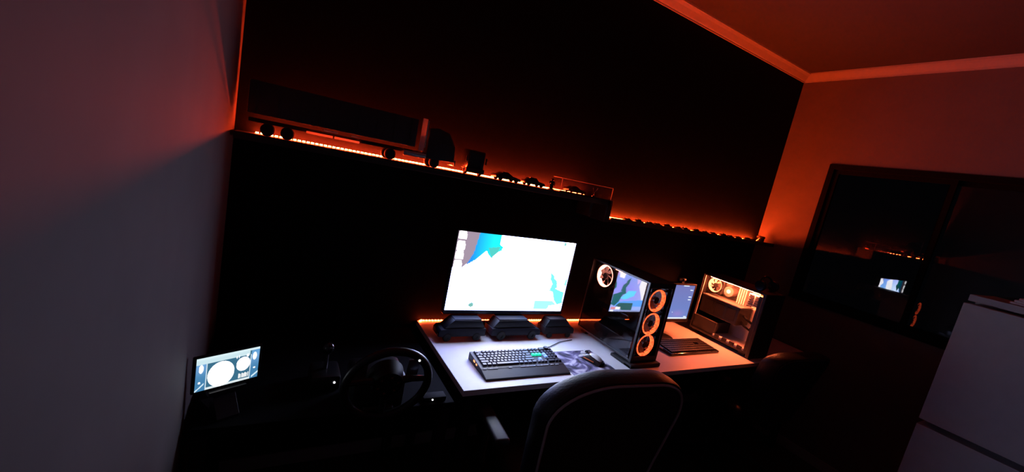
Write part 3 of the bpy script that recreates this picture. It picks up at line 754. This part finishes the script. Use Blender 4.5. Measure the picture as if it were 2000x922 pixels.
# ------------------------------------------------------------------ office chairs
def rounded_outline(wt, wb, h, n=10, rt=.2):
    # half widths wt (top) and wb (bottom) of a backrest panel, z 0..h
    pts = []
    for k in range(n+1):
        a = PI/2*k/n; pts.append((wt-rt+rt*math.cos(a), h-rt*.8+rt*.8*math.sin(a)))
    pts = [(wb*.92, 0.0), (wb, .03)] + pts
    return [(-x, z) for x, z in pts[::-1]][::-1], pts
def office_chair(label, loc, rz, wt, hback, zb, piping):
    c = thing('office_chair', label, 'chair', loc, rz)
    # local: faces +y (towards the desk), backrest at y = -.24
    right = rounded_outline(wt, wt*.86, hback, 12, min(.22, wt*.77) if wt > .25 else .10)[1]
    outline = right + [(-x, z) for x, z in right[::-1]]
    def panel(inset, y0, y1, bow):
        b = MB(); rings = []
        cz = hback*.5
        for y, s in ((y0, .985), (y0+.012, 1.0), ((y0+y1)/2, 1.008), (y1-.012, 1.0), (y1, .985)):
            rings.append([b.bm.verts.new((x*s*inset, y + bow*(x/wt)**2 - .10*(z/hback), zb+cz+(z-cz)*s*inset)) for x, z in outline])
        n = len(outline)
        for i in range(len(rings)-1):
            for k in range(n): b.bm.faces.new((rings[i][k], rings[i][(k+1) % n], rings[i+1][(k+1) % n], rings[i+1][k]))
        for rg, rev in ((rings[0], False), (rings[-1], True)):
            half = n//2
            for k in range(half-1):
                q = (rg[k], rg[k+1], rg[n-2-k], rg[n-1-k]); b.bm.faces.new(q if not rev else q[::-1])
        return b
    bk = panel(1.0, -.30, -.215, .035).build('backrest', leather, c, True)
    pad = panel(.90, -.235, -.185, .035).build('back_cushion', leather, bk, True)
    pp = [(x*.955, -.303+.035*(x/wt)**2-.10*(z/hback), zb+hback*.5+(z-hback*.5)*.955) for x, z in outline]
    MB().tube(pp, .0045, 6, closed=True).build('piping', piping, bk, True)
    MB().box(-.25, .25, -.23, .25, .43, .52, .035, 3).build('seat', leather, c, True)
    MB().box(-.04, .04, -.30, -.20, .40, zb+.12, .012).build('back_bar', matte_black, c)
    MB().box(-.11, .11, -.12, .12, .39, .43, .008).build('tilt_mechanism', matte_black, c)
    for s in (-1, 1):
        a = MB().box(s*.30-.030, s*.30+.030, -.14, .16, .645, .675, .012, 3).build('armrest', mat('arm_pad', (.018, .018, .022), .5, var=.1, scale=80), c, True)
        MB().tube([(s*.30, 0, .645), (s*.305, 0, .50), (s*.27, 0, .425), (s*.10, 0, .415)], .013, 8).build('arm_bracket', matte_black, a, True)
    MB().cyl((0, 0, .12), (0, 0, .39), .024, n=16).build('gas_lift', matte_black, c, True)
    for k in range(5):
        a = 2*PI*k/5+.3; ca, sa = math.cos(a), math.sin(a)
        l = MB().tube([(0, 0, .115), (.16*ca, .16*sa, .10), (.29*ca, .29*sa, .075)], [.026, .02, .015], 8).build('base_leg', matte_black, c, True)
        q = Matrix.Translation((.29*ca, .29*sa, .029)) @ Matrix.Rotation(a, 4, 'Z') @ Matrix.Rotation(PI/2, 4, 'X')
        b = MB()
        for s in (-1, 1): b.lathe([(0, -.008), (.026, -.008), (.029, -.005), (.029, .005), (.026, .008), (0, .008)], 18, q @ Matrix.Translation((0, 0, s*.013)), closed=False)
        b.cyl((.29*ca, .29*sa, .03), (.29*ca, .29*sa, .07), .008, n=8)
        b.build('caster', rubber, l, True)
    return c
office_chair('black leather chair with rounded piped back in front of the bright monitor', (1.10, 1.22, 0), -.10, .285, .62, .43, mat('piping_grey', (.55, .55, .6), .25, var=.05))
office_chair('black chair with a wide flat-topped back by the orange lit desk end', (2.74, 1.43, 0), -.06, .245, .485, .44, mat('piping_black', (.012, .012, .013), .5))

# ------------------------------------------------------------------ white cabinet in the right foreground
CX, CY1, CY0, CZ = 3.00, .635, -.42, 1.43
cbt = thing('cabinet', 'tall white cabinet with dark gaps between its doors by the window wall', 'cabinet', (CX+.24, (CY0+CY1)/2, 0))
hy = (CY1-CY0)/2
MB().box(-.13, .235, -hy+.004, hy-.004, .06, CZ-.004).build('carcass', white_lacquer, cbt)
MB().box(-.20, .23, -hy+.02, hy-.02, 0, .06).build('plinth', matte_black, cbt)
MB().box(-.24, -.13, -hy, hy, .792, CZ, .002).build('upper_door', white_lacquer, cbt)
ld = MB().box(-.24, -.13, -hy, hy, .42, .762, .002).build('lower_door', white_lacquer, cbt)
MB().box(-.24, -.13, -hy, hy, .08, .392, .002).build('bottom_drawer', white_lacquer, cbt)
MB().box(-.19, .235, -hy, hy, CZ+.012, CZ+.045, .002).build('top_board', white_lacquer, cbt)
MB().box(-.10, .22, -hy+.01, hy-.01, CZ-.004, CZ+.012).build('top_spacer', white_lacquer, cbt)
bx = thing('folded_cloth', 'pale folded cloth lying on top of the white cabinet', 'cloth', (3.14, .34, CZ+.045))
cloth = mat('cloth_pale', (.6, .6, .62), .9, var=.08, scale=40, bump=.5)
for k in range(3): MB().box(-.07+.006*k, .16-.004*k, -.20+.01*k, .17-.012*k, .012*k, .012*k+.0125, .005, 3).build('fold', cloth, bx, True)
rb = thing('toy_box', 'small red and yellow box on top of the white cabinet', 'box', (3.08, .455, CZ+.045))
rb.location = (3.07, .405, CZ+.045+.0365)
MB().box(-.03, .03, -.05, .04, 0, .035, .002).build('box', mat('box_red', (.45, .02, .015), .5, var=.05), rb)
MB().box(-.031, .031, -.051, .041, .012, .036, .002).build('lid', mat('box_yellow', (.7, .45, .02), .5, var=.05), rb)
